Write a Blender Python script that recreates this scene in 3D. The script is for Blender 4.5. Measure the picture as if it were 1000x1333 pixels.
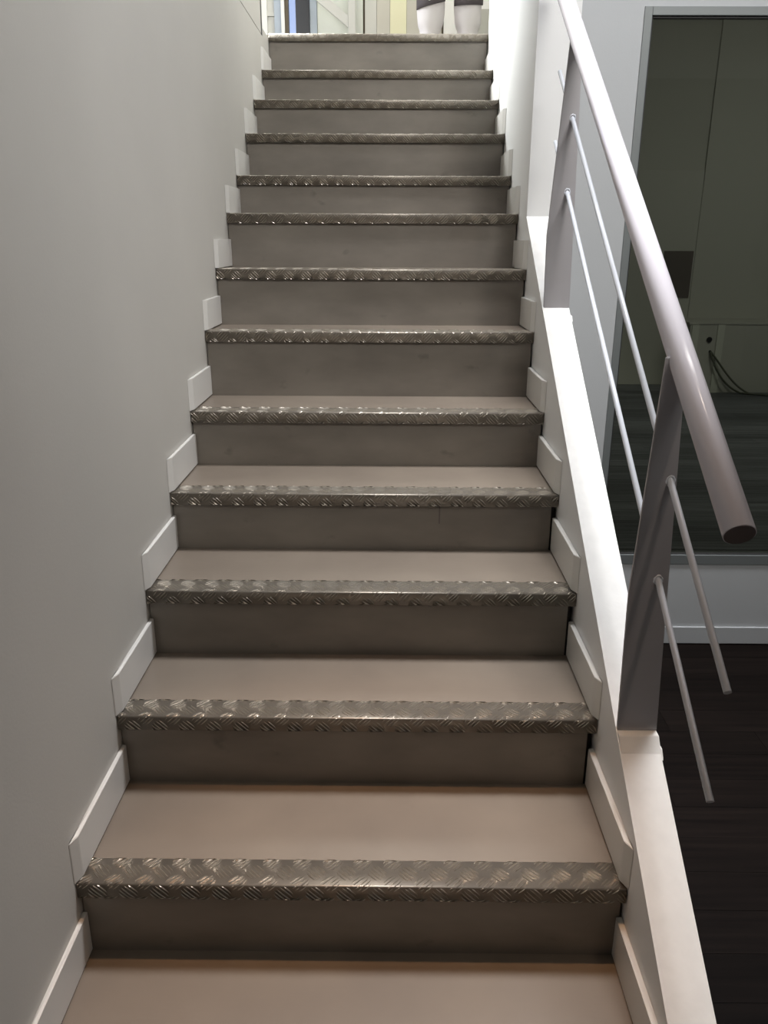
import bpy, bmesh, math, random
from mathutils import Vector, Matrix
random.seed(7)
PI = math.pi
scn = bpy.context.scene
for o in list(bpy.data.objects): bpy.data.objects.remove(o, do_unlink=True)
COL = scn.collection

# ---------------------------------------------------------------- camera
F_PX = 1044.27
PITCH, YAW, ROLL = 0.3276, -0.0076, 0.0038
CAM = Vector((0.611, 0.0, 1.206))
fw = Vector((math.sin(YAW)*math.cos(PITCH), math.cos(YAW)*math.cos(PITCH), -math.sin(PITCH)))
rt = Vector((math.cos(YAW), -math.sin(YAW), 0)); up = rt.cross(fw)
r2 = rt*math.cos(ROLL)+up*math.sin(ROLL); u2 = -rt*math.sin(ROLL)+up*math.cos(ROLL)
cd = bpy.data.cameras.new('camera'); cam = bpy.data.objects.new('camera', cd); COL.objects.link(cam)
cd.sensor_fit = 'VERTICAL'; cd.sensor_height = 24.0; cd.lens = F_PX/1333*24.0
cd.clip_start = 0.02; cd.clip_end = 60
M = Matrix((r2, u2, -fw)).transposed().to_4x4(); M.translation = CAM
cam.matrix_world = M
scn.camera = cam

# ---------------------------------------------------------------- world, lights, exposure
wd = bpy.data.worlds.new('world'); scn.world = wd; wd.use_nodes = True
bg = wd.node_tree.nodes['Background']
bg.inputs[0].default_value = (0.50, 0.62, 1.0, 1); bg.inputs[1].default_value = 0.9
vs = scn.view_settings
vs.view_transform = 'Standard'; vs.look = 'None'; vs.gamma = 1; vs.use_curve_mapping = False
vs.exposure = 0.0

def area(name, loc, target, sx, sy, power, col, spread=180):
    l = bpy.data.lights.new(name, 'AREA'); l.shape = 'RECTANGLE'; l.size = sx; l.size_y = sy
    l.energy = power; l.color = col; l.spread = math.radians(spread)
    o = bpy.data.objects.new(name, l); COL.objects.link(o); o.location = loc
    o.rotation_euler = (Vector(target)-Vector(loc)).to_track_quat('-Z', 'Y').to_euler()
    return o
# skylight over the double-height well, close to the back wall
area('skylight_light', (1.38, 2.20, 4.86), (1.34, 2.0, 0), 0.9, 0.6, 35, (0.98, 0.98, 1.0), 60)
# daylight from the tall windows on the left of the upper landing
area('landing_window_light', (-1.75, 5.35, 3.4), (1.08, 3.6, 2.2), 1.7, 1.9, 125, (0.97, 1.0, 0.99), 90)
# landing ceiling light above the cupboards
area('landing_ceiling_light', (0.7, 5.9, 4.60), (0.7, 5.9, 2), 1.4, 1.0, 36, (1.0, 0.96, 0.86))
# daylight reaching the lower room from its own windows on the right
area('lower_room_daylight', (4.2, 0.4, 1.9), (1.2, 1.6, 0.6), 1.6, 1.6, 2, (0.86, 0.93, 1.0))
# added fill light from behind, over the lower ceiling, brightening the upper steps
area('high_fill_light', (2.4, -2.9, 4.05), (1.1, 3.8, 2.0), 2.6, 1.15, 105, (1.0, 0.98, 0.94), 120)
# unseen fill light added to brighten the room behind the glass
area('inner_room_fill', (3.4, 4.6, 2.82), (3.6, 5.6, 0), 1.2, 0.6, 24, (1.0, 1.0, 0.95))
def downlight(x, y, z, power, cone, col, label, target):
    l = bpy.data.lights.new('downlight_bulb', 'SPOT'); l.energy = power; l.color = col; l.spot_size = math.radians(cone); l.spot_blend = 0.9
    l.shadow_soft_size = 0.05
    o = bpy.data.objects.new('downlight_bulb', l); COL.objects.link(o); o.location = (x, y, z-0.03)
    o.rotation_euler = (Vector(target)-Vector((x, y, z))).to_track_quat('-Z', 'Y').to_euler()
    return (x, y, z, label)
LAMPS = [downlight(0.50, 1.40, 4.90, 330, 19, (1.0, 0.56, 0.28), 'round warm ceiling downlight high above the lowest steps', (0.58, 1.15, 0)),
         downlight(1.60, -1.0, 2.30, 24, 70, (1.0, 0.80, 0.66), 'round ceiling downlight behind the camera', (1.25, 1.3, 0.7))]

# ---------------------------------------------------------------- materials
def mat(name, col, rough=0.5, metal=0.0, noise=0.0, nscale=8.0, bump=0.0, bscale=200.0, stretch=(1,1,1), spec=0.5, col2=None, aniso=0):
    m = bpy.data.materials.new(name); m.use_nodes = True
    nt = m.node_tree; b = nt.nodes['Principled BSDF']
    b.inputs['Base Color'].default_value = (*col, 1); b.inputs['Roughness'].default_value = rough
    b.inputs['Metallic'].default_value = metal; b.inputs['Specular IOR Level'].default_value = spec
    if aniso: b.inputs['Anisotropic'].default_value = aniso
    if noise or bump:
        tc = nt.nodes.new('ShaderNodeTexCoord'); mp = nt.nodes.new('ShaderNodeMapping')
        geo = nt.nodes.new('ShaderNodeNewGeometry')
        nt.links.new(geo.outputs['Position'], mp.inputs[0]); mp.inputs['Scale'].default_value = stretch
    if noise:
        n = nt.nodes.new('ShaderNodeTexNoise'); n.inputs['Scale'].default_value = nscale; n.inputs['Detail'].default_value = 5
        nt.links.new(mp.outputs[0], n.inputs['Vector'])
        mx = nt.nodes.new('ShaderNodeMix'); mx.data_type = 'RGBA'
        c2 = col2 or tuple(c*(1-noise) for c in col)
        mx.inputs[6].default_value = (*col, 1); mx.inputs[7].default_value = (*c2, 1)
        cr = nt.nodes.new('ShaderNodeMapRange'); cr.inputs[1].default_value = 0.35; cr.inputs[2].default_value = 0.65
        nt.links.new(n.outputs[0], cr.inputs[0]); nt.links.new(cr.outputs[0], mx.inputs[0])
        nt.links.new(mx.outputs[2], b.inputs['Base Color'])
    if bump:
        n2 = nt.nodes.new('ShaderNodeTexNoise'); n2.inputs['Scale'].default_value = bscale; n2.inputs['Detail'].default_value = 2
        nt.links.new(mp.outputs[0], n2.inputs['Vector'])
        bp = nt.nodes.new('ShaderNodeBump'); bp.inputs['Strength'].default_value = bump; bp.inputs['Distance'].default_value = 0.002
        nt.links.new(n2.outputs[0], bp.inputs['Height']); nt.links.new(bp.outputs[0], b.inputs['Normal'])
    return m

def brushed(name, col, col2, rough, metal, stretch, scuff=0.35):
    """fine horizontal brushing plus larger smudges and a few dark scuffs"""
    m = mat(name, col, rough, metal)
    nt = m.node_tree; b = nt.nodes['Principled BSDF']
    geo = nt.nodes.new('ShaderNodeNewGeometry')
    def noise(scale, st, det):
        mp = nt.nodes.new('ShaderNodeMapping'); mp.inputs['Scale'].default_value = st
        nt.links.new(geo.outputs['Position'], mp.inputs[0])
        n = nt.nodes.new('ShaderNodeTexNoise'); n.inputs['Scale'].default_value = scale; n.inputs['Detail'].default_value = det
        nt.links.new(mp.outputs[0], n.inputs['Vector']); return n
    a = noise(60, stretch, 4); c = noise(4.5, (1, 1, 2.4), 5); s = noise(11, (1.0, 1, 1.6), 6)
    mx = nt.nodes.new('ShaderNodeMix'); mx.data_type = 'RGBA'
    mx.inputs[6].default_value = (*col, 1); mx.inputs[7].default_value = (*col2, 1)
    r = nt.nodes.new('ShaderNodeMapRange'); r.inputs[1].default_value = 0.3; r.inputs[2].default_value = 0.7
    nt.links.new(c.outputs[0], r.inputs[0]); nt.links.new(r.outputs[0], mx.inputs[0])
    mx2 = nt.nodes.new('ShaderNodeMix'); mx2.data_type = 'RGBA'
    mx2.inputs[7].default_value = (col2[0]*0.45, col2[1]*0.45, col2[2]*0.45, 1)
    r2_ = nt.nodes.new('ShaderNodeMapRange'); r2_.inputs[1].default_value = 0.66; r2_.inputs[2].default_value = 0.78
    r2_.inputs[4].default_value = scuff
    nt.links.new(s.outputs[0], r2_.inputs[0]); nt.links.new(r2_.outputs[0], mx2.inputs[0])
    nt.links.new(mx.outputs[2], mx2.inputs[6]); nt.links.new(mx2.outputs[2], b.inputs['Base Color'])
    bp = nt.nodes.new('ShaderNodeBump'); bp.inputs['Strength'].default_value = 0.12; bp.inputs['Distance'].default_value = 0.001
    nt.links.new(a.outputs[0], bp.inputs['Height']); nt.links.new(bp.outputs[0], b.inputs['Normal'])
    rr = nt.nodes.new('ShaderNodeMapRange'); rr.inputs[3].default_value = rough-0.06; rr.inputs[4].default_value = rough+0.08
    nt.links.new(c.outputs[0], rr.inputs[0]); nt.links.new(rr.outputs[0], b.inputs['Roughness'])
    return m

def wood(name, c1, c2, rough):
    m = mat(name, c1, rough); nt = m.node_tree; b = nt.nodes['Principled BSDF']; b.inputs['Specular IOR Level'].default_value = 0.05
    geo = nt.nodes.new('ShaderNodeNewGeometry'); mp = nt.nodes.new('ShaderNodeMapping')
    oi = nt.nodes.new('ShaderNodeObjectInfo')
    mp.inputs['Scale'].default_value = (1.2, 26, 8)
    nt.links.new(geo.outputs['Position'], mp.inputs[0])
    ad = nt.nodes.new('ShaderNodeVectorMath'); ad.operation = 'ADD'
    sc = nt.nodes.new('ShaderNodeMath'); sc.operation = 'MULTIPLY'; sc.inputs[1].default_value = 37
    nt.links.new(oi.outputs['Random'], sc.inputs[0])
    nt.links.new(mp.outputs[0], ad.inputs[0]); nt.links.new(sc.outputs[0], ad.inputs[1])
    n = nt.nodes.new('ShaderNodeTexNoise'); n.inputs['Scale'].default_value = 2.2; n.inputs['Detail'].default_value = 8
    nt.links.new(ad.outputs[0], n.inputs['Vector'])
    r = nt.nodes.new('ShaderNodeMapRange'); r.inputs[1].default_value = 0.32; r.inputs[2].default_value = 0.68
    nt.links.new(n.outputs[0], r.inputs[0])
    mx = nt.nodes.new('ShaderNodeMix'); mx.data_type = 'RGBA'
    mx.inputs[6].default_value = (*c1, 1); mx.inputs[7].default_value = (*c2, 1)
    nt.links.new(r.outputs[0], mx.inputs[0])
    hs = nt.nodes.new('ShaderNodeHueSaturation'); vr = nt.nodes.new('ShaderNodeMapRange')
    vr.inputs[3].default_value = 0.75; vr.inputs[4].default_value = 1.3
    nt.links.new(oi.outputs['Random'], vr.inputs[0]); nt.links.new(vr.outputs[0], hs.inputs['Value'])
    nt.links.new(mx.outputs[2], hs.inputs['Color']); nt.links.new(hs.outputs[0], b.inputs['Base Color'])
    bp = nt.nodes.new('ShaderNodeBump'); bp.inputs['Strength'].default_value = 0.25; bp.inputs['Distance'].default_value = 0.001
    nt.links.new(n.outputs[0], bp.inputs['Height']); nt.links.new(bp.outputs[0], b.inputs['Normal'])
    return m

def glass(name, tint, gloss=0.12):
    m = bpy.data.materials.new(name); m.use_nodes = True; nt = m.node_tree
    for n in list(nt.nodes): nt.nodes.remove(n)
    out = nt.nodes.new('ShaderNodeOutputMaterial'); mix = nt.nodes.new('ShaderNodeMixShader')
    t = nt.nodes.new('ShaderNodeBsdfTransparent'); t.inputs[0].default_value = (*tint, 1)
    g = nt.nodes.new('ShaderNodeBsdfGlossy'); g.inputs['Roughness'].default_value = 0.02
    fr = nt.nodes.new('ShaderNodeFresnel'); fr.inputs[0].default_value = 1.45
    nt.links.new(fr.outputs[0], mix.inputs[0]); nt.links.new(t.outputs[0], mix.inputs[1]); nt.links.new(g.outputs[0], mix.inputs[2])
    nt.links.new(mix.outputs[0], out.inputs[0]); return m

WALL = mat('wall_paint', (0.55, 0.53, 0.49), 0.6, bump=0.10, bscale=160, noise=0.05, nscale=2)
WALLR = mat('lit_wall_paint', (0.80, 0.80, 0.79), 0.55, bump=0.08, bscale=160)  # lit copy of the white wall paint, for the brightly lit right side
WALLB = mat('cool_dimmed_wall_paint', (0.45, 0.465, 0.475), 0.55, bump=0.08, bscale=160)  # same white paint, darkened to stand in for weaker light on the back wall
CURB = mat('cap_paint', (0.80, 0.79, 0.76), 0.5, noise=0.05, nscale=30, bump=0.12, bscale=90)
SKIRT = mat('skirting_gloss_paint', (0.71, 0.695, 0.66), 0.35, bump=0.05, bscale=60)
TREAD = brushed('tread_covering', (0.215, 0.178, 0.142), (0.178, 0.146, 0.117), 0.34, 0.0, (0.5, 3, 3), 0.12)
RISER = brushed('riser_covering', (0.25, 0.225, 0.195), (0.185, 0.165, 0.142), 0.40, 0.3, (0.25, 3, 3), 0.5)
ALU = mat('chequer_plate_aluminium', (0.30, 0.268, 0.228), 0.42, 0.7, noise=0.15, nscale=14, bump=0.05, bscale=300)
ALU2 = mat('pale_ridge_aluminium', (0.44, 0.40, 0.34), 0.36, 0.8)  # ridges paler and smoother than the plate
POSTM = mat('post_grey_lacquer', (0.40, 0.385, 0.40), 0.38, 0.0, bump=0.04, bscale=500)
RAILM = mat('rail_pale_lacquer', (0.82, 0.79, 0.85), 0.16, 0.0)
RODM = mat('rod_pale_lacquer', (0.76, 0.79, 0.85), 0.18, 0.0)
ENDM = mat('end_cap_dark', (0.12, 0.10, 0.10), 0.5)
FRAME = mat('aluminium_frame', (0.17, 0.185, 0.185), 0.45, 0.2)
SEAL = mat('black_seal', (0.02, 0.02, 0.02), 0.6)
WOOD1 = wood('dark_oak_laminate', (0.004, 0.0028, 0.0024), (0.008, 0.0055, 0.0045), 0.6)
WOOD2 = wood('charcoal_laminate', (0.11, 0.114, 0.122), (0.20, 0.21, 0.225), 0.4)
SUB = mat('subfloor', (0.015, 0.012, 0.010), 0.8)
GLASS = glass('tinted_glass', (0.74, 0.75, 0.71))
CLEAR = glass('clear_glass', (0.92, 0.95, 0.97))
INWALL = mat('inner_room_paint', (0.50, 0.50, 0.45), 0.7)
INWALL2 = mat('inner_room_pale_paint', (0.53, 0.53, 0.48), 0.7)
DARKP = mat('dark_plate', (0.13, 0.11, 0.10), 0.6)
BLACK = mat('black', (0.012, 0.012, 0.014), 0.5)
CABLE = mat('cable_sheath', (0.10, 0.11, 0.08), 0.5)
WHITE = mat('white_lacquer', (0.85, 0.85, 0.82), 0.4)
GREYW = mat('pale_grey_lacquer', (0.60, 0.60, 0.56), 0.45)
GREEN = mat('greenish_white_panel', (0.72, 0.75, 0.68), 0.35)
YELL = mat('pale_yellow_panel', (0.82, 0.80, 0.56), 0.45)
BEIGE = mat('beige_panel', (0.58, 0.56, 0.49), 0.5)
BROWN = mat('brown_seal', (0.10, 0.08, 0.05), 0.5)
NAVY = mat('near_black_frame', (0.015, 0.017, 0.024), 0.35)
BLUEG = mat('blue_grey_frame', (0.42, 0.48, 0.55), 0.4)
LAND = mat('landing_floor_covering', (0.34, 0.31, 0.27), 0.5, noise=0.1, nscale=12)
TROUS = mat('white_work_cloth', (0.60, 0.57, 0.58), 0.85, bump=0.2, bscale=400)
PAD = mat('dark_knee_cloth', (0.065, 0.055, 0.06), 0.85, bump=0.3, bscale=500)
SHIRT = mat('white_shirt_cloth', (0.75, 0.75, 0.74), 0.85)
SKIN = mat('skin', (0.55, 0.34, 0.25), 0.55)
HAIR = mat('brown_hair', (0.05, 0.032, 0.02), 0.7, bump=0.6, bscale=300)
SHOE = mat('black_shoe_leather', (0.03, 0.03, 0.03), 0.45)
EYE = mat('eye_white', (0.8, 0.8, 0.8), 0.2)
LIP = mat('lips', (0.42, 0.18, 0.15), 0.5)

# ---------------------------------------------------------------- helpers
def link(name, me, m=None, parent=None):
    o = bpy.data.objects.new(name, me); COL.objects.link(o)
    if m is not None:
        me.materials.clear(); me.materials.append(m)
    if parent is not None: o.parent = parent
    return o
def from_bm(name, bm, m, parent=None, smooth=False):
    me = bpy.data.meshes.new(name); bm.normal_update(); bm.to_mesh(me); bm.free()
    if smooth:
        for p in me.polygons: p.use_smooth = True
    return link(name, me, m, parent)
def add_box(bm, x0, x1, y0, y1, z0, z1, bev=0.0):
    vs_ = [bm.verts.new(p) for p in ((x0,y0,z0),(x1,y0,z0),(x1,y1,z0),(x0,y1,z0),(x0,y0,z1),(x1,y0,z1),(x1,y1,z1),(x0,y1,z1))]
    fs = [bm.faces.new([vs_[i] for i in f]) for f in ((3,2,1,0),(4,5,6,7),(0,1,5,4),(1,2,6,5),(2,3,7,6),(3,0,4,7))]
    if bev:
        es = set(e for f in fs for e in f.edges)
        bmesh.ops.bevel(bm, geom=list(es), offset=bev, segments=2, affect='EDGES', profile=0.6)
def box(name, b, m, parent=None, bev=0.0):
    bm = bmesh.new(); add_box(bm, *b, bev=bev); return from_bm(name, bm, m, parent)
def tube(name, pts, r, m, parent=None, n=16, cap=True):
    bm = bmesh.new(); rings = []
    P = [Vector(p) for p in pts]
    for i, p in enumerate(P):
        d = (P[min(i+1, len(P)-1)]-P[max(i-1, 0)]).normalized()
        a = d.cross(Vector((1, 0, 0)) if abs(d.x) < 0.9 else Vector((0, 0, 1))).normalized(); b = d.cross(a)
        rr = r[i] if isinstance(r, (list, tuple)) else r
        rings.append([bm.verts.new(p+a*rr*math.cos(2*PI*k/n)+b*rr*math.sin(2*PI*k/n)) for k in range(n)])
    for i in range(len(rings)-1):
        for k in range(n): bm.faces.new((rings[i][k], rings[i][(k+1) % n], rings[i+1][(k+1) % n], rings[i+1][k]))
    if cap:
        bm.faces.new(rings[0][::-1]); bm.faces.new(rings[-1])
    bmesh.ops.recalc_face_normals(bm, faces=bm.faces)
    me = bpy.data.meshes.new(name); bm.to_mesh(me); bm.free()
    for p in me.polygons: p.use_smooth = len(p.vertices) == 4
    return link(name, me, m, parent)
def prism(name, poly, axis, a0, a1, m, parent=None, bev=0.0):
    """extrude a polygon given in the two other axes between a0 and a1"""
    bm = bmesh.new()
    def pt(q, a):
        return {'x': (a, q[0], q[1]), 'y': (q[0], a, q[1]), 'z': (q[0], q[1], a)}[axis]
    A = [bm.verts.new(pt(q, a0)) for q in poly]; B = [bm.verts.new(pt(q, a1)) for q in poly]
    n = len(poly)
    bm.faces.new(A); bm.faces.new(B[::-1])
    for i in range(n): bm.faces.new((A[i], B[i], B[(i+1) % n], A[(i+1) % n]))
    bmesh.ops.recalc_face_normals(bm, faces=bm.faces)
    if bev: bmesh.ops.bevel(bm, geom=list(bm.edges), offset=bev, segments=2, affect='EDGES')
    return from_bm(name, bm, m, parent)
def empty(name, loc=(0, 0, 0)):
    o = bpy.data.objects.new(name, None); COL.objects.link(o); o.location = loc; o.empty_display_size = 0.1
    return o
def put(o, parent):
    """parent while keeping world coordinates (the parent only translates)"""
    o.parent = parent; o.location = Vector(o.location)-Vector(parent.location); return o
def tag(o, label, cat, group=None):
    o['label'] = label; o['category'] = cat
    if group: o['group'] = group
    return o
def struct(o, label, cat):
    o['kind'] = 'structure'; o['label'] = label; o['category'] = cat; return o

# ---------------------------------------------------------------- measured stair data (metres)
W = 1.080
YN = [1.246, 1.550, 1.831, 2.116, 2.406, 2.673, 2.900, 3.154, 3.397, 3.653, 3.913, 4.193, 4.464]
ZN = [0.008, 0.189, 0.369, 0.536, 0.705, 0.917, 1.105, 1.293, 1.439, 1.618, 1.783, 1.949, 2.156]
YN = [0.975]+YN; ZN = [-0.172]+ZN
NS = len(YN)
FLOOR_Z = -0.367
LAND_Z = ZN[-1]
YD = 2.97            # plane of the back wall and of the upper wall's end
TOP = 4.90

# ---------------------------------------------------------------- setting: walls, floors, ceilings
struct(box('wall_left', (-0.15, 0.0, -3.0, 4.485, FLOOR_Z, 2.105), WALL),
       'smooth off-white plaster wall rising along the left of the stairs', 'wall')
box('wall_end_block', (-0.15, 0.0, 4.256, 4.485, 2.105, 2.140), WALL, bpy.data.objects['wall_left'])
struct(box('wall_left_upper', (-0.15, -0.003, -3.0, 4.255, 2.113, TOP), WALL),
       'upper band of the left wall above the thin level joint at its far end', 'wall')
box('joint_filler', (-0.15, -0.008, -3.0, 4.254, 2.104, 2.1145), DARKP, bpy.data.objects['wall_left'])
t = box('trim_1', (-0.151, 0.001, 4.255, 4.268, LAND_Z-0.05, TOP), mat('dark_corner_bead', (0.12, 0.12, 0.11), 0.5))
struct(t, 'thin dark vertical corner bead where the left wall stops at the landing', 'trim')
# right: low wall with sloping cap
ca, cb = (0.10, -0.030-0.895*0.665), (YD, 1.283)
sl = (cb[1]+0.030)/(cb[0]-0.995)
def capz(y): return -0.030+(y-0.995)*sl
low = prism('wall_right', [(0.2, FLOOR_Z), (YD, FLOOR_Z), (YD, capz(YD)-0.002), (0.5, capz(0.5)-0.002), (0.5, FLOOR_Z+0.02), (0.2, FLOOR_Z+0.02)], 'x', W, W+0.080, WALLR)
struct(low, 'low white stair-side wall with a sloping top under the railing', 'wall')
cap = prism('sloping_cap', [(0.5, capz(0.5)-0.002), (YD, capz(YD)-0.002), (YD, capz(YD)), (0.5, capz(0.5))], 'x', W-0.001, W+0.081, CURB, low)
cap['label'] = 'sunlit white painted sloping top of the low wall'
# upper right wall beside the upper flight
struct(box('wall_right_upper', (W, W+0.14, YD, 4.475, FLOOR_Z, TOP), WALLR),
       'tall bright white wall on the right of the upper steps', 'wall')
box('wall_foot', (W, W+0.14, 4.476, 4.60, FLOOR_Z, 2.143), WALLR, bpy.data.objects['wall_right_upper'])
# back wall with the glazed opening  x 1.42..2.9  z -0.015..1.918
OX0, OX1, OZ0, OZ1 = 1.421, 2.95, -0.015, 1.918
bm = bmesh.new()
add_box(bm, W+0.14, OX0, YD, YD+0.14, FLOOR_Z, TOP)
add_box(bm, OX0, OX1, YD, YD+0.14, FLOOR_Z, OZ0)
add_box(bm, OX0, OX1, YD, YD+0.14, OZ1, TOP)
add_box(bm, OX1, 4.5, YD, YD+0.14, FLOOR_Z, TOP)
struct(from_bm('wall_back', bm, WALLB), 'white wall facing the camera around the dark glazed opening', 'wall')
b = box('baseboard_back', (W+0.081, 4.5, YD-0.009, YD-0.0005, FLOOR_Z+0.004, FLOOR_Z+0.078), WALLB, bev=0.002)
struct(b, 'white baseboard under the glazed opening on the dark floor', 'baseboard')
struct(box('wall_far_right', (4.5, 4.65, -3.0, 7.2, FLOOR_Z, TOP), WALLB), 'wall on the far right outside the view', 'wall')
struct(box('wall_behind', (-0.15, 4.65, -3.15, -3.0, FLOOR_Z, TOP), WALL), 'wall behind the camera', 'wall')
# ceilings
bm = bmesh.new()
add_box(bm, -2.2, 4.65, -3.15, 1.55, TOP, TOP+0.1)
add_box(bm, -2.2, 0.1, 1.55, 2.9, TOP, TOP+0.1)
add_box(bm, 2.6, 4.65, 1.55, 2.9, TOP, TOP+0.1)
add_box(bm, -2.2, 4.65, 2.9, 7.2, TOP, TOP+0.1)
struct(from_bm('ceiling', bm, WALL), 'white ceiling of the double-height stairwell with a roof light', 'ceiling')
struct(box('ceiling_lower_shade', (0.0, 4.5, -3.0, -0.45, 2.30, 2.42), WALL), 'unseen lower ceiling behind the camera, its edge set to shade the lower steps', 'ceiling')  # front edge placed to keep the high fill light off the lower steps
for x, y, z, lab in LAMPS:
    dl = tag(empty('downlight', (x, y, z)), lab, 'lamp')
    put(tube('ring', [(x, y, z-0.014), (x, y, z-0.0005)], 0.09, WHITE, None, 32), dl)
# lower floor, dark boards
fl = struct(box('floor', (-0.15, 4.65, -3.15, YD+0.14, FLOOR_Z-0.12, FLOOR_Z-0.006), SUB), 'very dark brown board floor beside the stairs', 'floor')
def planks(parent, x0, x1, y0, y1, z, pw, m, seed, lens):
    rnd = random.Random(seed); y = y0; k = 0; mesh_cache = {}
    while y < y1-0.01:
        yy = min(y+pw, y1); x = x0-rnd.random()*lens*0.8
        while x < x1-0.02:
            a = max(x, x0); c = min(x+lens, x1)
            if c-a > 0.03:
                key = (round(c-a, 3), round(yy-y, 3))
                if key not in mesh_cache:
                    bm = bmesh.new(); add_box(bm, 0.0004, c-a-0.0004, 0.0004, yy-y-0.0004, -0.006, 0, bev=0.0007)
                    me = bpy.data.meshes.new('floorboard'); bm.to_mesh(me); bm.free(); me.materials.append(m); mesh_cache[key] = me
                o = bpy.data.objects.new('floorboard', mesh_cache[key]); COL.objects.link(o)
                o.location = (a, y, z+rnd.uniform(-0.0003, 0.0003)); o.parent = parent
            x += lens
        y = yy
planks(fl, W+0.081, 3.3, 0.55, YD-0.0005, FLOOR_Z, 0.128, WOOD1, 3, 1.29)
box('floor_near', (-0.1, 4.5, -3.0, 0.55, FLOOR_Z-0.006, FLOOR_Z), WOOD1, fl)
box('floor_edge', (3.3, 4.5, 0.55, YD-0.0005, FLOOR_Z-0.006, FLOOR_Z), WOOD1, fl)

# ---------------------------------------------------------------- glazed opening (window_1) and room behind it
win = struct(empty('window_1', (OX0, YD, OZ0)), 'large fixed dark glazed opening in a slim grey metal frame on the right', 'window')
fwid, fy0, fy1 = 0.026, YD-0.004, YD+0.05
for nm, b in (('frame_side', (OX0, OX0+fwid, fy0, fy1, OZ0, OZ1)), ('frame_side', (OX1-fwid, OX1, fy0, fy1, OZ0, OZ1)),
              ('frame_top', (OX0+fwid, OX1-fwid, fy0, fy1, OZ1-fwid, OZ1)), ('frame_bottom', (OX0+fwid, OX1-fwid, fy0, fy1, OZ0, OZ0+0.040))):
    put(box(nm, b, FRAME, None, bev=0.0015), win)
put(box('pane', (OX0+fwid-0.004, OX1-fwid+0.004, YD+0.020, YD+0.028, OZ0+0.036, OZ1-fwid+0.004), GLASS), win)
bm = bmesh.new()
x0, x1, z0, z1 = OX0+fwid, OX1-fwid, OZ0+0.040, OZ1-fwid
add_box(bm, x0, x0+0.005, YD+0.004, YD+0.019, z0, z1); add_box(bm, x1-0.005, x1, YD+0.004, YD+0.019, z0, z1)
add_box(bm, x0, x1, YD+0.004, YD+0.019, z1-0.006, z1); add_box(bm, x0, x1, YD+0.004, YD+0.019, z0, z0+0.003)
put(from_bm('seal', bm, SEAL), win)
# inner room
IR = 0.03
fi = struct(box('floor_inner_room', (W+0.14, 4.5, YD+0.14, 7.1, IR-0.15, IR-0.006), SUB), 'charcoal board floor of the dim room behind the glass', 'floor')
box('floor_sill', (OX0+0.001, OX1-0.001, YD+0.052, YD+0.1395, -0.0148, IR-0.0062), SUB, fi)
planks(fi, OX0+0.002, 2.948, YD+0.052, YD+0.1395, IR, 0.13, WOOD2, 4, 2.4)
planks(fi, OX0+0.002, 3.9, YD+0.1395, 6.95, IR, 0.13, WOOD2, 9, 2.4)
YI, YJ = 6.94, 6.55
struct(box('wall_inner_back', (W+0.14, 3.099, YI, YI+0.15, IR-0.006, 2.85), INWALL), 'dim back wall of the room behind the glass', 'wall')
struct(box('wall_inner_right', (3.10, 4.5, YI-0.018, YI+0.15, IR-0.006, 2.85), INWALL2), 'projecting wall on the right of the room behind the glass', 'wall')
struct(box('ceiling_inner_room', (1.452, 4.5, YD+0.145, 7.1, 2.85, 2.95), INWALL), 'low ceiling of the dim room behind the glass', 'ceiling')
struct(box('wall_inner_left', (1.36, 1.418, YD+0.145, 6.935, IR, 2.845), INWALL), 'left side wall of the room behind the glass', 'wall')
door = struct(empty('door_1', (2.60, YI, IR)), 'flush grey door in the back wall of the dim room behind the glass', 'door')
put(box('door_leaf', (2.30, 3.097, YI-0.018, YI-0.001, IR, 1.735), INWALL2, None, 0.002), door)
dv = put(box('door_plate', (2.845, 3.084, YI-0.026, YI-0.0185, 0.755, 1.125), DARKP, None, 0.001), door)
dv['label'] = 'dark rectangular plate on the door'
pl = tag(empty('boxed_plinth', (3.3, YJ, IR)), 'low boxed-in plinth with two holes and hanging cables behind the glass', 'plinth')
put(box('plinth_panel', (3.00, 4.49, YJ, YI-0.019, IR, 0.572), INWALL2, None, 0.003), pl)
put(box('plinth_top', (2.985, 4.49, YJ-0.006, YI-0.019, 0.573, 0.590), INWALL, None, 0.003), pl)
for x in (3.04, 3.245): put(box('cover_strip', (x-0.028, x+0.028, YJ-0.010, YJ-0.0005, IR, 0.572), mat('strip_paint', (0.66, 0.68, 0.60), 0.6), None, 0.002), pl)
put(tube('cable_hole', [(3.160, YJ-0.012, 0.456), (3.160, YJ-0.0005, 0.456)], 0.021, BLACK, None, 20), pl)
put(tube('cable_hole', [(3.179, YJ-0.008, 0.362), (3.179, YJ-0.0005, 0.362)], 0.010, BLACK, None, 14), pl)
def bez(P, n=24):
    out = []
    for i in range(n+1):
        t = i/n; a = (1-t)**3; b = 3*t*(1-t)**2; c = 3*t*t*(1-t); d = t**3
        out.append(tuple(a*P[0][k]+b*P[1][k]+c*P[2][k]+d*P[3][k] for k in range(3)))
    return out
c1 = bez([(3.180, YJ-0.010, 0.360), (3.20, YJ-0.05, 0.26), (3.28, YJ-0.06, 0.10), (3.44, YJ-0.07, IR+0.010)])+bez([(3.44, YJ-0.07, IR+0.010), (3.55, YJ-0.13, IR+0.009), (3.7, YJ-0.2, IR+0.009), (4.1, YJ-0.22, IR+0.009)])[1:]
c2 = bez([(3.184, YJ-0.012, 0.358), (3.26, YJ-0.05, 0.27), (3.36, YJ-0.06, 0.10), (3.50, YJ-0.09, IR+0.010)])+bez([(3.50, YJ-0.09, IR+0.010), (3.6, YJ-0.16, IR+0.009), (3.8, YJ-0.26, IR+0.009), (4.15, YJ-0.28, IR+0.009)])[1:]
put(tube('cable', c1, 0.008, CABLE, None, 8), pl)
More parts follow.
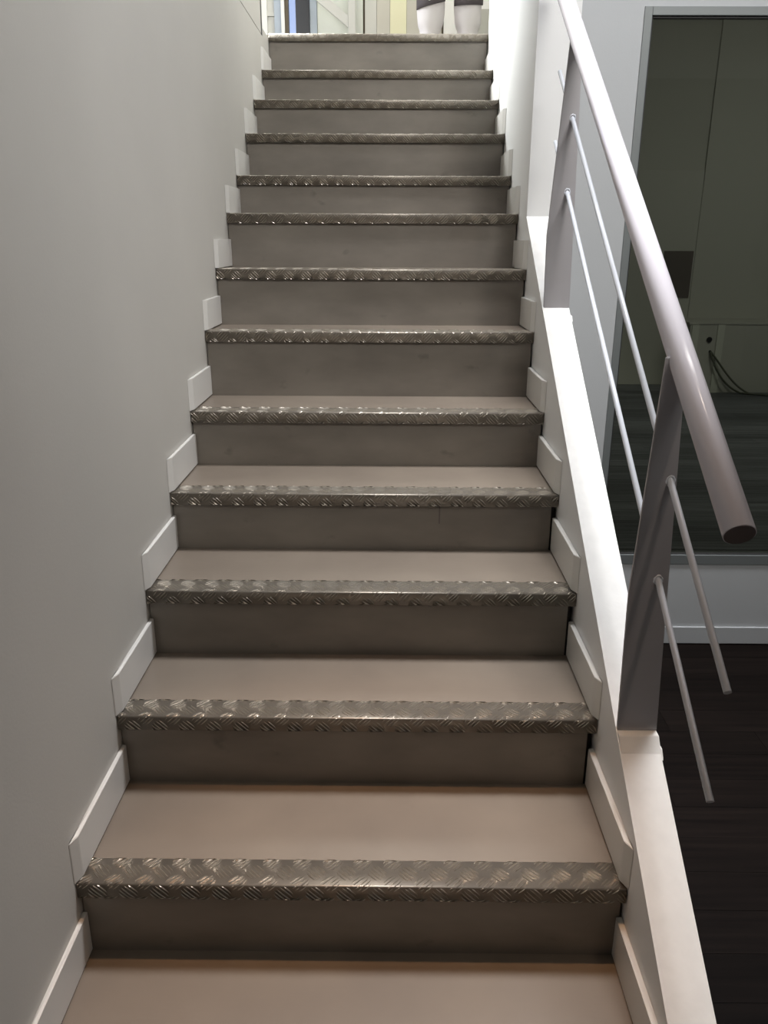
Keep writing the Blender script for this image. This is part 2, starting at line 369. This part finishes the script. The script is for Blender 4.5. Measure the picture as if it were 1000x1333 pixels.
put(tube('cable', c2, 0.008, CABLE, None, 8), pl)

# ---------------------------------------------------------------- staircase
stair = tag(empty('staircase', (W/2, YN[0], FLOOR_Z)), 'straight flight of grey-brown steps with bent chequer-plate metal edges', 'staircase')
OV = 0.015      # setback of a riser behind the edge plate
SV, TV = 0.070, 0.034
RB = 0.0035     # bend radius
def bend(v, lift=0.0):
    """sheet coordinate v (0 at the back of the strip) -> (dy from nosing front, dz from tread top)"""
    s1 = SV-RB; arc = RB*PI/2
    if v <= s1: return (SV-v, lift+0.0022)
    if v <= s1+arc:
        a = (v-s1)/RB; R = RB+lift
        return (RB-R*math.sin(a), 0.0022-RB+R*math.cos(a))
    return (-lift, 0.0022-RB-(v-s1-arc))
LT = SV-RB+RB*PI/2+TV-RB    # developed length
def nosing_mesh(w):
    bm = bmesh.new()
    vv = [0, SV-RB]+[SV-RB+RB*PI/2*i/6 for i in range(1, 7)]+[LT]
    for side in (0,):
        T = [[bm.verts.new((x, *bend(v))) for x in (0, w)] for v in vv]
        B = [[bm.verts.new((x, *bend(v, -0.0020))) for x in (0, w)] for v in vv]
        for i in range(len(vv)-1):
            bm.faces.new((T[i][0], T[i+1][0], T[i+1][1], T[i][1]))
            bm.faces.new((B[i][0], B[i][1], B[i+1][1], B[i+1][0]))
            for j in (0, 1): bm.faces.new((T[i][j], B[i][j], B[i+1][j], T[i+1][j]))
        bm.faces.new((T[0][0], T[0][1], B[0][1], B[0][0])); bm.faces.new((T[-1][0], B[-1][0], B[-1][1], T[-1][1]))
    bmesh.ops.recalc_face_normals(bm, faces=bm.faces)
    me = bpy.data.meshes.new('edge_plate'); bm.to_mesh(me); bm.free()
    for p in me.polygons: p.use_smooth = True
    me.materials.append(ALU); return me
def ridge_mesh(w, shift, vshift):
    V, Fc = [], []
    ax, ay = 0.0305, 0.0270
    L = 0.040; wd = 0.0028; h = 0.0020
    for j in range(-1, 6):
        vc = vshift+j*ay
        for i in range(-1, int(w/ax)+3):
            if (i+j) % 2: continue
            uc = shift+i*ax; sg = 1 if j % 2 == 0 else -1
            for k in range(-2, 3):
                ln = L*(1.0 if abs(k) < 2 else 0.72)/2
                dx, dy = math.cos(PI/4), -sg*math.sin(PI/4)     # along
                nx, ny = -dy, dx
                off = k*0.0069
                pts = []
                curve = 0.0012*(1 if k >= 0 else -1)
                for (s, q, hh) in ((-1, 0, 0), (-0.45, -wd/2, 0), (0.45, -wd/2, 0), (1, 0, 0), (0.45, wd/2, 0), (-0.45, wd/2, 0), (-0.62, 0, h*0.8), (0, 0, h), (0.62, 0, h*0.8)):
                    oo = off+q+curve*(1-s*s)
                    u = uc+dx*s*ln+nx*oo; v = vc+dy*s*ln+ny*oo
                    pts.append((min(max(u, 0.001), w-0.001), v, hh))
                if max(p[1] for p in pts) < 0.002 or min(p[1] for p in pts) > LT-0.001: continue
                if max(p[0] for p in pts)-min(p[0] for p in pts) < 0.004: continue
                b0 = len(V)
                for (u, v, hh) in pts:
                    v = min(max(v, 0.0005), LT-0.0005)
                    dy_, dz_ = bend(v, hh-0.0001 if hh == 0 else hh)
                    V.append((u, dy_, dz_))
                for f in ((0,1,6),(1,7,6),(1,2,7),(2,8,7),(2,3,8),(3,4,8),(4,7,8),(4,5,7),(5,6,7),(5,0,6)):
                    Fc.append(tuple(b0+q for q in f))
    me = bpy.data.meshes.new('raised_ridges'); me.from_pydata(V, [], Fc); me.materials.append(ALU2)
    return me
nose_me = nosing_mesh(W-0.004)
for k in range(NS):
    yk, zk = YN[k], ZN[k]
    zb = ZN[k-1] if k else FLOOR_Z
    yr = yk+OV
    ynext = (YN[k+1]+OV+0.004) if k < NS-1 else 5.2
    if k < NS-1:
        put(box('tread', (0.002, W-0.002, yk+0.0035, ynext, zk-0.030, zk), TREAD), stair)
    put(box('riser', (0.003, W-(0.017 if k in (2, 3, 4) else 0.006), yr, yr+0.012, zb-0.01 if k else zb, zk-0.030), RISER), stair)
    # small dark gap behind the riser's foot
    e = bpy.data.objects.new('edge_plate', nose_me); COL.objects.link(e); e.location = (0.002, yk, zk); put(e, stair)
    rm = ridge_mesh(W-0.004, random.uniform(-0.03, 0.03), random.uniform(0.006, 0.034))
    r = bpy.data.objects.new('raised_ridges', rm); COL.objects.link(r); r.parent = e; r['kind'] = 'stuff'
put(box('scuff_mark', (0.7485, 0.7525, YN[4]+OV-0.0006, YN[4]+OV+0.0005, ZN[4]-0.088, ZN[4]-0.036), DARKP), stair)
# the solid flight under the steps
prof = []
for k in range(NS):
    zb = ZN[k-1]-0.0305 if k else FLOOR_Z
    prof += [(YN[k]+OV+0.0125, zb), (YN[k]+OV+0.0125, ZN[k]-0.0305)]
prof += [(4.53, ZN[-1]-0.0305), (4.53, FLOOR_Z)]
put(prism('flight_core', prof, 'x', 0.003, W-0.006, SUB), stair)
struct(box('floor_landing', (-2.0, 1.358, 4.4855, 7.1, LAND_Z-0.012, LAND_Z), LAND), 'grey-brown floor of the upper landing', 'floor')
struct(box('floor_landing_slab', (-2.0, 1.358, 4.532, 7.1, 1.9, LAND_Z-0.0125), WALL), 'slab carrying the upper landing', 'floor')

# skirting boards, one per tread, left and right
bl = struct(empty('baseboard_left', (0, YN[0], ZN[0])), 'white stepped skirting boards along the left wall, one per step', 'baseboard')
br = struct(empty('baseboard_right', (W, YN[0], ZN[0])), 'white stepped skirting boards along the right wall, one per step', 'baseboard')
for k in range(NS-1):
    y0, y1, z0, z1 = YN[k]+0.000, YN[k+1]+OV-0.001, ZN[k]+0.004, ZN[k]+0.100
    put(prism('skirting_board', [(0.0005, y0-0.004), (0.0015, y0-0.003), (0.010, y0+0.020), (0.010, y1), (0.0005, y1)], 'z', z0, z1, SKIRT, None, 0.0012), bl)
    put(prism('skirting_board', [(W-0.0005, y0-0.004), (W-0.0015, y0-0.003), (W-0.0125, y0+0.020), (W-0.0125, y1), (W-0.0005, y1)], 'z', z0, z1, SKIRT, None, 0.0012), br)

# ---------------------------------------------------------------- railing
rail = tag(empty('railing', (1.122, 1.42, capz(1.42))), 'grey metal railing with a thick round handrail and two thin rods on the low wall', 'railing')
XR = 1.123
def post(y, outline, zbase):
    P = prism('post', outline, 'y', y-0.004, y+0.004, POSTM, None, bev=0.0012); put(P, rail)
    return P
p1 = post(1.424, [(1.081, 0.253), (1.162, 0.253), (1.149, 0.549), (1.134, 0.911), (1.130, 1.012), (1.094, 1.012), (1.074, 0.56)], 0)
p2 = post(2.559, [(1.083, 0.994), (1.162, 0.994), (1.156, 1.277), (1.146, 1.654), (1.142, 1.757), (1.110, 1.757), (1.078, 1.22)], 0)
ms = 0.662
def line(y, z0, y0): return z0+(y-y0)*ms
ry0, rz0 = 1.105, 0.799
RR = 0.0238
rt_ = put(tube('handrail', [(XR, ry0, rz0), (XR, 2.86, line(2.86, rz0, ry0))], RR, RAILM, None, 40), rail)
d = Vector((0, 1, ms)).normalized()
ec = put(tube('handrail_end', [tuple(Vector((XR, ry0, rz0))-d*0.0012), tuple(Vector((XR, ry0, rz0))+d*0.0008)], RR-0.0015, ENDM, None, 40), rail)
ec['label'] = 'dark flat end of the handrail'
for (ya, za, yb) in ((1.070, 0.556, 2.805), (1.069, 0.357, 2.803)):
    rd = put(tube('rod', [(1.126, ya, za), (1.131, yb, line(yb, za, ya)-0.003)], 0.0062, RODM, None, 16), rail)
    for yp in (1.424, 2.559):
        zc = line(yp, za, ya); xx = 1.126+(yp-ya)/(yb-ya)*0.005
        for s in (-1,):
            bm = bmesh.new(); n1, n2 = 20, 6
            rnd = random.Random(int(zc*1000)); rs = [[None]*n2 for _ in range(n1)]
            for i in range(n1):
                a = 2*PI*i/n1; R = 0.0078; rr = 0.0020*rnd.uniform(0.5, 1.35)
                for q in range(n2):
                    b_ = 2*PI*q/n2
                    rad = R+rr*math.cos(b_)
                    rs[i][q] = bm.verts.new((xx+rad*math.cos(a), yp-0.0045+rr*math.sin(b_), zc-0.003+rad*1.15*math.sin(a)))
            for i in range(n1):
                for q in range(n2):
                    bm.faces.new((rs[i][q], rs[(i+1) % n1][q], rs[(i+1) % n1][(q+1) % n2], rs[i][(q+1) % n2]))
            bmesh.ops.recalc_face_normals(bm, faces=bm.faces)
            put(from_bm('weld_collar', bm, RODM, None, True), rail)
# plaster fillet and chip in front of each post foot
for yp, zz in ((1.424, 0.253), (2.559, 0.994)):
    f = prism('plaster_fillet', [(yp+0.02, zz-0.03), (yp+0.02, zz), (yp-0.022, zz-0.001), (yp-0.045, capz(yp-0.045)), (yp-0.045, zz-0.06)], 'x', W+0.0005, W+0.0815, CURB, low, 0.001)
    f2 = prism('plaster_chip', [(yp-0.052, capz(yp-0.052)-0.006), (yp-0.036, capz(yp-0.036)+0.001), (yp-0.024, capz(yp-0.024)-0.007)], 'x', W+0.0815, W+0.0855, CURB, low, 0.0008)

# ---------------------------------------------------------------- upper landing: back wall, glazing, cupboards
YB = 7.0
bm = bmesh.new()
add_box(bm, -2.2, -1.55, YB, YB+0.15, LAND_Z, TOP)
add_box(bm, -0.10, 4.65, YB+0.05, YB+0.15, LAND_Z, TOP)
add_box(bm, -1.55, -0.10, YB, YB+0.15, 4.5, TOP)
struct(from_bm('wall_landing_back', bm, WALL), 'pale wall at the far end of the upper landing', 'wall')
bm = bmesh.new()
add_box(bm, -2.2, -2.0, 4.25, 4.5, 2.0, TOP); add_box(bm, -2.2, -2.0, 6.6, 7.2, 2.0, TOP)
add_box(bm, -2.2, -2.0, 4.5, 6.6, 4.5, TOP)
struct(from_bm('wall_landing_left', bm, WALL), 'left wall of the upper landing around its windows', 'wall')
struct(box('wall_landing_right', (1.36, 1.45, 4.475, 6.999, 2.846, TOP), WALL), 'right wall of the upper landing', 'wall')
struct(box('wall_landing_front', (-2.0, -0.15, 4.10, 4.25, 2.0, TOP), WALL), 'landing wall behind the stair wall on the left', 'wall')
w2 = struct(empty('window_2', (-0.3, YB, LAND_Z)), 'tall glazing with pale and near-black uprights at the top left of the stairs', 'window')
z0, z1 = LAND_Z+0.001, 4.5
def stile(nm, a, b, m, dy=0.0, lab=None):
    o = put(box(nm, (a, b, YB-0.03-dy, YB+0.03, z0, z1), m, None, 0.001), w2)
    if lab: o['label'] = lab
stile('upright', -0.420, -0.345, WHITE, 0, 'white upright')
put(box('glazing_bar', (-0.345, -0.29, YB-0.02, YB-0.004, 2.81, 2.835), GREYW), w2)
put(box('pale_panel', (-0.345, -0.29, YB-0.003, YB+0.012, z0, z1), GREYW), w2)
stile('upright', -0.29, -0.238, BLUEG, 0, 'blue-grey upright')
stile('upright', -0.236, -0.210, WHITE, 0.02, 'narrow white upright')
stile('upright', -0.209, -0.182, BROWN, 0, 'dark brown seal')
put(box('pane', (-0.182, -0.125, YB, YB+0.006, z0, z1), CLEAR), w2)
put(box('pane', (-1.54, -0.42, YB, YB+0.006, z0, z1), CLEAR), w2)
stile('upright', -0.125, -0.022, NAVY, 0.02, 'broad near-black upright')
stile('upright', -0.020, 0.034, BLUEG, 0, 'blue-grey upright beside the cupboards')
cup = tag(empty('cupboard', (0.8, YB, LAND_Z)), 'wall of tall cupboard fronts in pale grey, yellow and white behind the landing', 'cupboard')
for nm, a, b, m, lab in (('cupboard_door', 0.036, 0.383, GREEN, 'greenish-white front'), ('cupboard_door', 0.399, 0.487, GREYW, 'light grey front'),
                    ('cupboard_door', 0.489, 0.588, BEIGE, 'beige-grey front'), ('cupboard_door', 0.590, 0.715, YELL, 'pale yellow front'),
                    ('cupboard_door', 0.717, 0.984, BEIGE, 'beige front behind the legs'), ('cupboard_door', 0.999, 1.352, WHITE, 'white front on the right')):
    o = put(box(nm, (a, b, YB-0.012, YB+0.01, LAND_Z+0.02, 4.4), m, None, 0.001), cup); o['label'] = lab
put(box('carcass', (0.036, 1.352, YB+0.0105, YB+0.049, LAND_Z+0.002, 4.4), BROWN), cup)
# grey diagonal bar meeting an upright
fr = tag(empty('metal_brace', (0.2, 6.9, LAND_Z)), 'grey upright with a diagonal bar in front of the greenish panel above the stairs', 'frame')
prism_ = prism('diagonal_bar', [(0.02, 2.985), (0.275, 2.795), (0.275, 2.715), (-0.02, 2.935)], 'y', 6.885, 6.905, GREYW, None, 0.001); put(prism_, fr)
put(box('upright', (0.276, 0.330, 6.88, 6.91, LAND_Z, 3.15), GREYW, None, 0.001), fr)

# ---------------------------------------------------------------- person on the landing
PX, PY = 0.975, 6.0
person = tag(empty('person', (PX, PY, LAND_Z)), 'person in white work trousers with dark knee patches standing at the top of the stairs', 'person')
def loft(name, rings, m, parent, n=24, fold=0.0, seed=1, capit=True, sub=0):
    """rings: (centre, rx, ry) with rings in planes normal to the path"""
    rnd = random.Random(seed); ph = [rnd.uniform(0, 6.28) for _ in range(6)]
    bm = bmesh.new(); R = []
    C = [Vector(r[0]) for r in rings]
    for i, (c, rx, ry) in enumerate(rings):
        dd = (C[min(i+1, len(C)-1)]-C[max(i-1, 0)]).normalized()
        a = Vector((1, 0, 0)); a = (a-dd*a.dot(dd))
        if a.length < 0.2: a = Vector((0, 1, 0))-dd*dd.y
        a.normalize(); b = dd.cross(a)
        row = []
        for k in range(n):
            th = 2*PI*k/n
            f = 1+fold*(math.sin(3*th+ph[0]+i*0.9)*0.5+math.sin(5*th+ph[1]-i*1.7)*0.35+math.sin(2*th+ph[2]+i*2.3)*0.5)
            row.append(bm.verts.new(C[i]+a*rx*f*math.cos(th)+b*ry*f*math.sin(th)))
        R.append(row)
    for i in range(len(R)-1):
        for k in range(n): bm.faces.new((R[i][k], R[i][(k+1) % n], R[i+1][(k+1) % n], R[i+1][k]))
    if capit: bm.faces.new(R[0][::-1]); bm.faces.new(R[-1])
    bmesh.ops.recalc_face_normals(bm, faces=bm.faces)
    o = from_bm(name, bm, m, parent, True)
    if sub:
        md = o.modifiers.new('s', 'SUBSURF'); md.levels = sub; md.render_levels = sub
    return o
# continuous body, local coordinates (z up from the landing, facing -y)
def skin_body():
    V = []; E_ = []; Rr = []
    def v(p, r, par=None):
        V.append(p); Rr.append(r)
        if par is not None: E_.append((par, len(V)-1))
        return len(V)-1
    pel = v((0, 0, 0.95), 0.13)
    ab = v((0, 0, 1.10), 0.125, pel); ch = v((0, 0, 1.30), 0.15, ab); sh = v((0, 0.01, 1.43), 0.11, ch)
    nk = v((0, 0.0, 1.51), 0.055, sh); hb = v((0, -0.005, 1.58), 0.062, nk); hm = v((0, -0.012, 1.66), 0.085, hb); ht = v((0, -0.005, 1.73), 0.070, hm)
    for s in (-1, 1):
        hp = v((s*0.09, 0, 0.88), 0.092, pel); kn = v((s*0.118, -0.01, 0.50), 0.058, hp); an = v((s*0.122, 0.01, 0.10), 0.038, kn)
        he = v((s*0.124, -0.02, 0.045), 0.038, an); v((s*0.135, -0.14, 0.035), 0.033, he)
        so = v((s*0.17, 0.01, 1.41), 0.062, sh); el = v((s*0.235, 0.03, 1.13), 0.042, so)
        wr = v((s*0.245, -0.06, 0.88), 0.027, el); pa = v((s*0.243, -0.085, 0.81), 0.036, wr)
        for q, ln in enumerate((0.062, 0.070, 0.066, 0.052)):
            y = -0.085+(q-1.5)*0.021
            f1 = v((s*0.243, y, 0.775), 0.0095, pa); f2 = v((s*(0.240), y-0.002, 0.775-ln*0.55), 0.0085, f1); v((s*0.226, y-0.004, 0.775-ln), 0.0075, f2)
        t1 = v((s*0.228, -0.125, 0.825), 0.011, pa); v((s*0.218, -0.142, 0.785), 0.009, t1)
    me = bpy.data.meshes.new('body'); me.from_pydata(V, E_, []); o = link('body', me, SKIN, person)
    md = o.modifiers.new('skin', 'SKIN'); me.skin_vertices if hasattr(me, 'skin_vertices') else None
    if not me.skin_vertices:
        bpy.context.view_layer.objects.active = o
    sk = me.skin_vertices[0].data if me.skin_vertices else None
    if sk:
        for i, r in enumerate(Rr): sk[i].radius = (r, r*0.88)
        sk[0].use_root = True
    md2 = o.modifiers.new('sub', 'SUBSURF'); md2.levels = 2; md2.render_levels = 2
    return o
skin_body()
# trousers: two legs and a seat, one mesh
def trousers():
    bm = bmesh.new(); n = 28; rnd = random.Random(5)
    for s, cx, ph in ((-1, -0.119, 0.4), (1, 0.124, 2.1)):
        prof = [(0.03, .070, .085), (0.10, .066, .080), (0.18, .066, .078), (0.26, .065, .076), (0.325, .063, .077), (0.350, .070, .083), (0.375, .086, .092),
                (0.44, .089, .096), (0.48, .091, .097), (0.54, .092, .098), (0.60, .092, .100), (0.70, .094, .105), (0.80, .098, .112), (0.88, .104, .120), (0.96, .100, .115)]
        R = []
        for i, (z, rx, ry) in enumerate(prof):
            t = max(0, (z-0.6)/0.36); x = cx*(1-0.22*t); row = []
            for k in range(n):
                th = 2*PI*k/n
                amp = 0.05 if z < 0.6 else 0.025
                f = 1+amp*(math.sin(3*th+ph+z*18)*0.6+math.sin(4*th-ph+z*31)*0.5)
                lean = 0.012*s*(0.45-z) if z < 0.45 else 0
                row.append(bm.verts.new((x+lean+rx*f*math.cos(th), -0.005+ry*f*math.sin(th), z)))
            R.append(row)
        for i in range(len(R)-1):
            for k in range(n): bm.faces.new((R[i][k], R[i][(k+1) % n], R[i+1][(k+1) % n], R[i+1][k]))
        bm.faces.new(R[0][::-1]); bm.faces.new(R[-1])
    R = []
    for z, rx, ry in ((0.82, .150, .112), (0.88, .182, .128), (0.95, .178, .130), (1.03, .160, .120), (1.06, .158, .118)):
        R.append([bm.verts.new((rx*math.cos(2*PI*k/n), ry*math.sin(2*PI*k/n), z)) for k in range(n)])
    for i in range(len(R)-1):
        for k in range(n): bm.faces.new((R[i][k], R[i][(k+1) % n], R[i+1][(k+1) % n], R[i+1][k]))
    bm.faces.new(R[0][::-1]); bm.faces.new(R[-1])
    bmesh.ops.recalc_face_normals(bm, faces=bm.faces)
    o = from_bm('trousers', bm, TROUS, person, True); o['label'] = 'white work trousers'
    md = o.modifiers.new('s', 'SUBSURF'); md.levels = 1; md.render_levels = 2
trousers()
for s, cx, tilt in ((-1, -0.119, 0.50), (1, 0.124, -0.05)):
    bm = bmesh.new(); n = 14; rows = []
    for i in range(9):
        row = []
        for k in range(n+1):
            th = -PI/2+(k/n-0.5)*2.35
            z = 0.478+i*0.022+(0.5-k/n)*tilt*(-1 if s < 0 else 1)*0.10*(1 if i < 4 else 0.3)+(0.010*math.cos((k/n-0.5)*PI)*-1 if i == 0 else 0)
            row.append(bm.verts.new((cx+0.101*math.cos(th), -0.005+0.109*math.sin(th)-0.001, z)))
        rows.append(row)
    for i in range(8):
        for k in range(n): bm.faces.new((rows[i][k], rows[i][k+1], rows[i+1][k+1], rows[i+1][k]))
    o = from_bm('knee_patch', bm, PAD, person, True); o['label'] = 'dark knee patch'
    md = o.modifiers.new('t', 'SOLIDIFY'); md.thickness = 0.006
    if s < 0:
        tube('stud', [(cx-0.012, -0.121, 0.500), (cx-0.012, -0.113, 0.500)], 0.009, WHITE, person, 14)
# shirt with sleeves
loft('shirt', [((0, 0, 0.98), .172, .128), ((0, 0, 1.08), .165, .122), ((0, 0, 1.2), .175, .125), ((0, 0, 1.32), .195, .135), ((0, 0.005, 1.41), .200, .128), ((0, 0.008, 1.47), .160, .105), ((0, 0.006, 1.505), .085, .080), ((0, 0.004, 1.525), .066, .068)], SHIRT, person, 28, 0.02, 3, True, 1)
for s in (-1, 1):
    loft('sleeve', [((s*0.13, 0.01, 1.45), .05, .06), ((s*0.180, 0.012, 1.41), .072, .072), ((s*0.215, 0.02, 1.27), .060, .062), ((s*0.238, 0.03, 1.14), .054, .056), ((s*0.243, 0.0, 1.03), .047, .049), ((s*0.246, -0.04, 0.93), .040, .042)], SHIRT, person, 20, 0.04, 4, True, 1)
    loft('shoe', [((s*0.128, 0.075, 0.045), .032, .040), ((s*0.128, 0.03, 0.052), .044, .050), ((s*0.130, -0.05, 0.045), .046, .043), ((s*0.134, -0.12, 0.036), .048, .034), ((s*0.138, -0.175, 0.030), .036, .026), ((s*0.139, -0.195, 0.026), .014, .014)], SHOE, person, 18, 0, 1, True, 1)
# head details
def ball(name, c, r, m, sc=(1, 1, 1), cut=None):
    bm = bmesh.new(); bmesh.ops.create_uvsphere(bm, u_segments=24, v_segments=16, radius=r)
    for v in bm.verts: v.co = Vector((v.co.x*sc[0], v.co.y*sc[1], v.co.z*sc[2]))+Vector(c)
    if cut: bmesh.ops.delete(bm, geom=[v for v in bm.verts if cut(v.co)], context='VERTS')
    return from_bm(name, bm, m, person, True)
ball('head', (0, -0.012, 1.665), 0.1, SKIN, (0.76, 0.92, 1.14))
ball('hair', (0, 0.000, 1.690), 0.1, HAIR, (0.84, 1.00, 1.06), lambda c: c.z < 1.62 or (c.y < -0.055 and c.z < 1.735))
for s in (-1, 1):
    ball('eye', (s*0.031, -0.0885, 1.675), 0.0125, EYE); ball('iris', (s*0.031, -0.0985, 1.675), 0.0055, BLACK, (1, 0.6, 1))
    ball('eyebrow', (s*0.032, -0.093, 1.698), 0.018, HAIR, (1, 0.3, 0.22)); ball('ear', (s*0.077, 0.0, 1.665), 0.03, SKIN, (0.32, 0.6, 1))
loft('nose', [((0, -0.098, 1.69), .007, .006), ((0, -0.108, 1.665), .010, .010), ((0, -0.118, 1.645), .016, .013), ((0, -0.104, 1.634), .012, .008)], SKIN, person, 12, 0, 1, True, 1)
ball('mouth', (0, -0.095, 1.610), 0.024, LIP, (1, 0.35, 0.3))
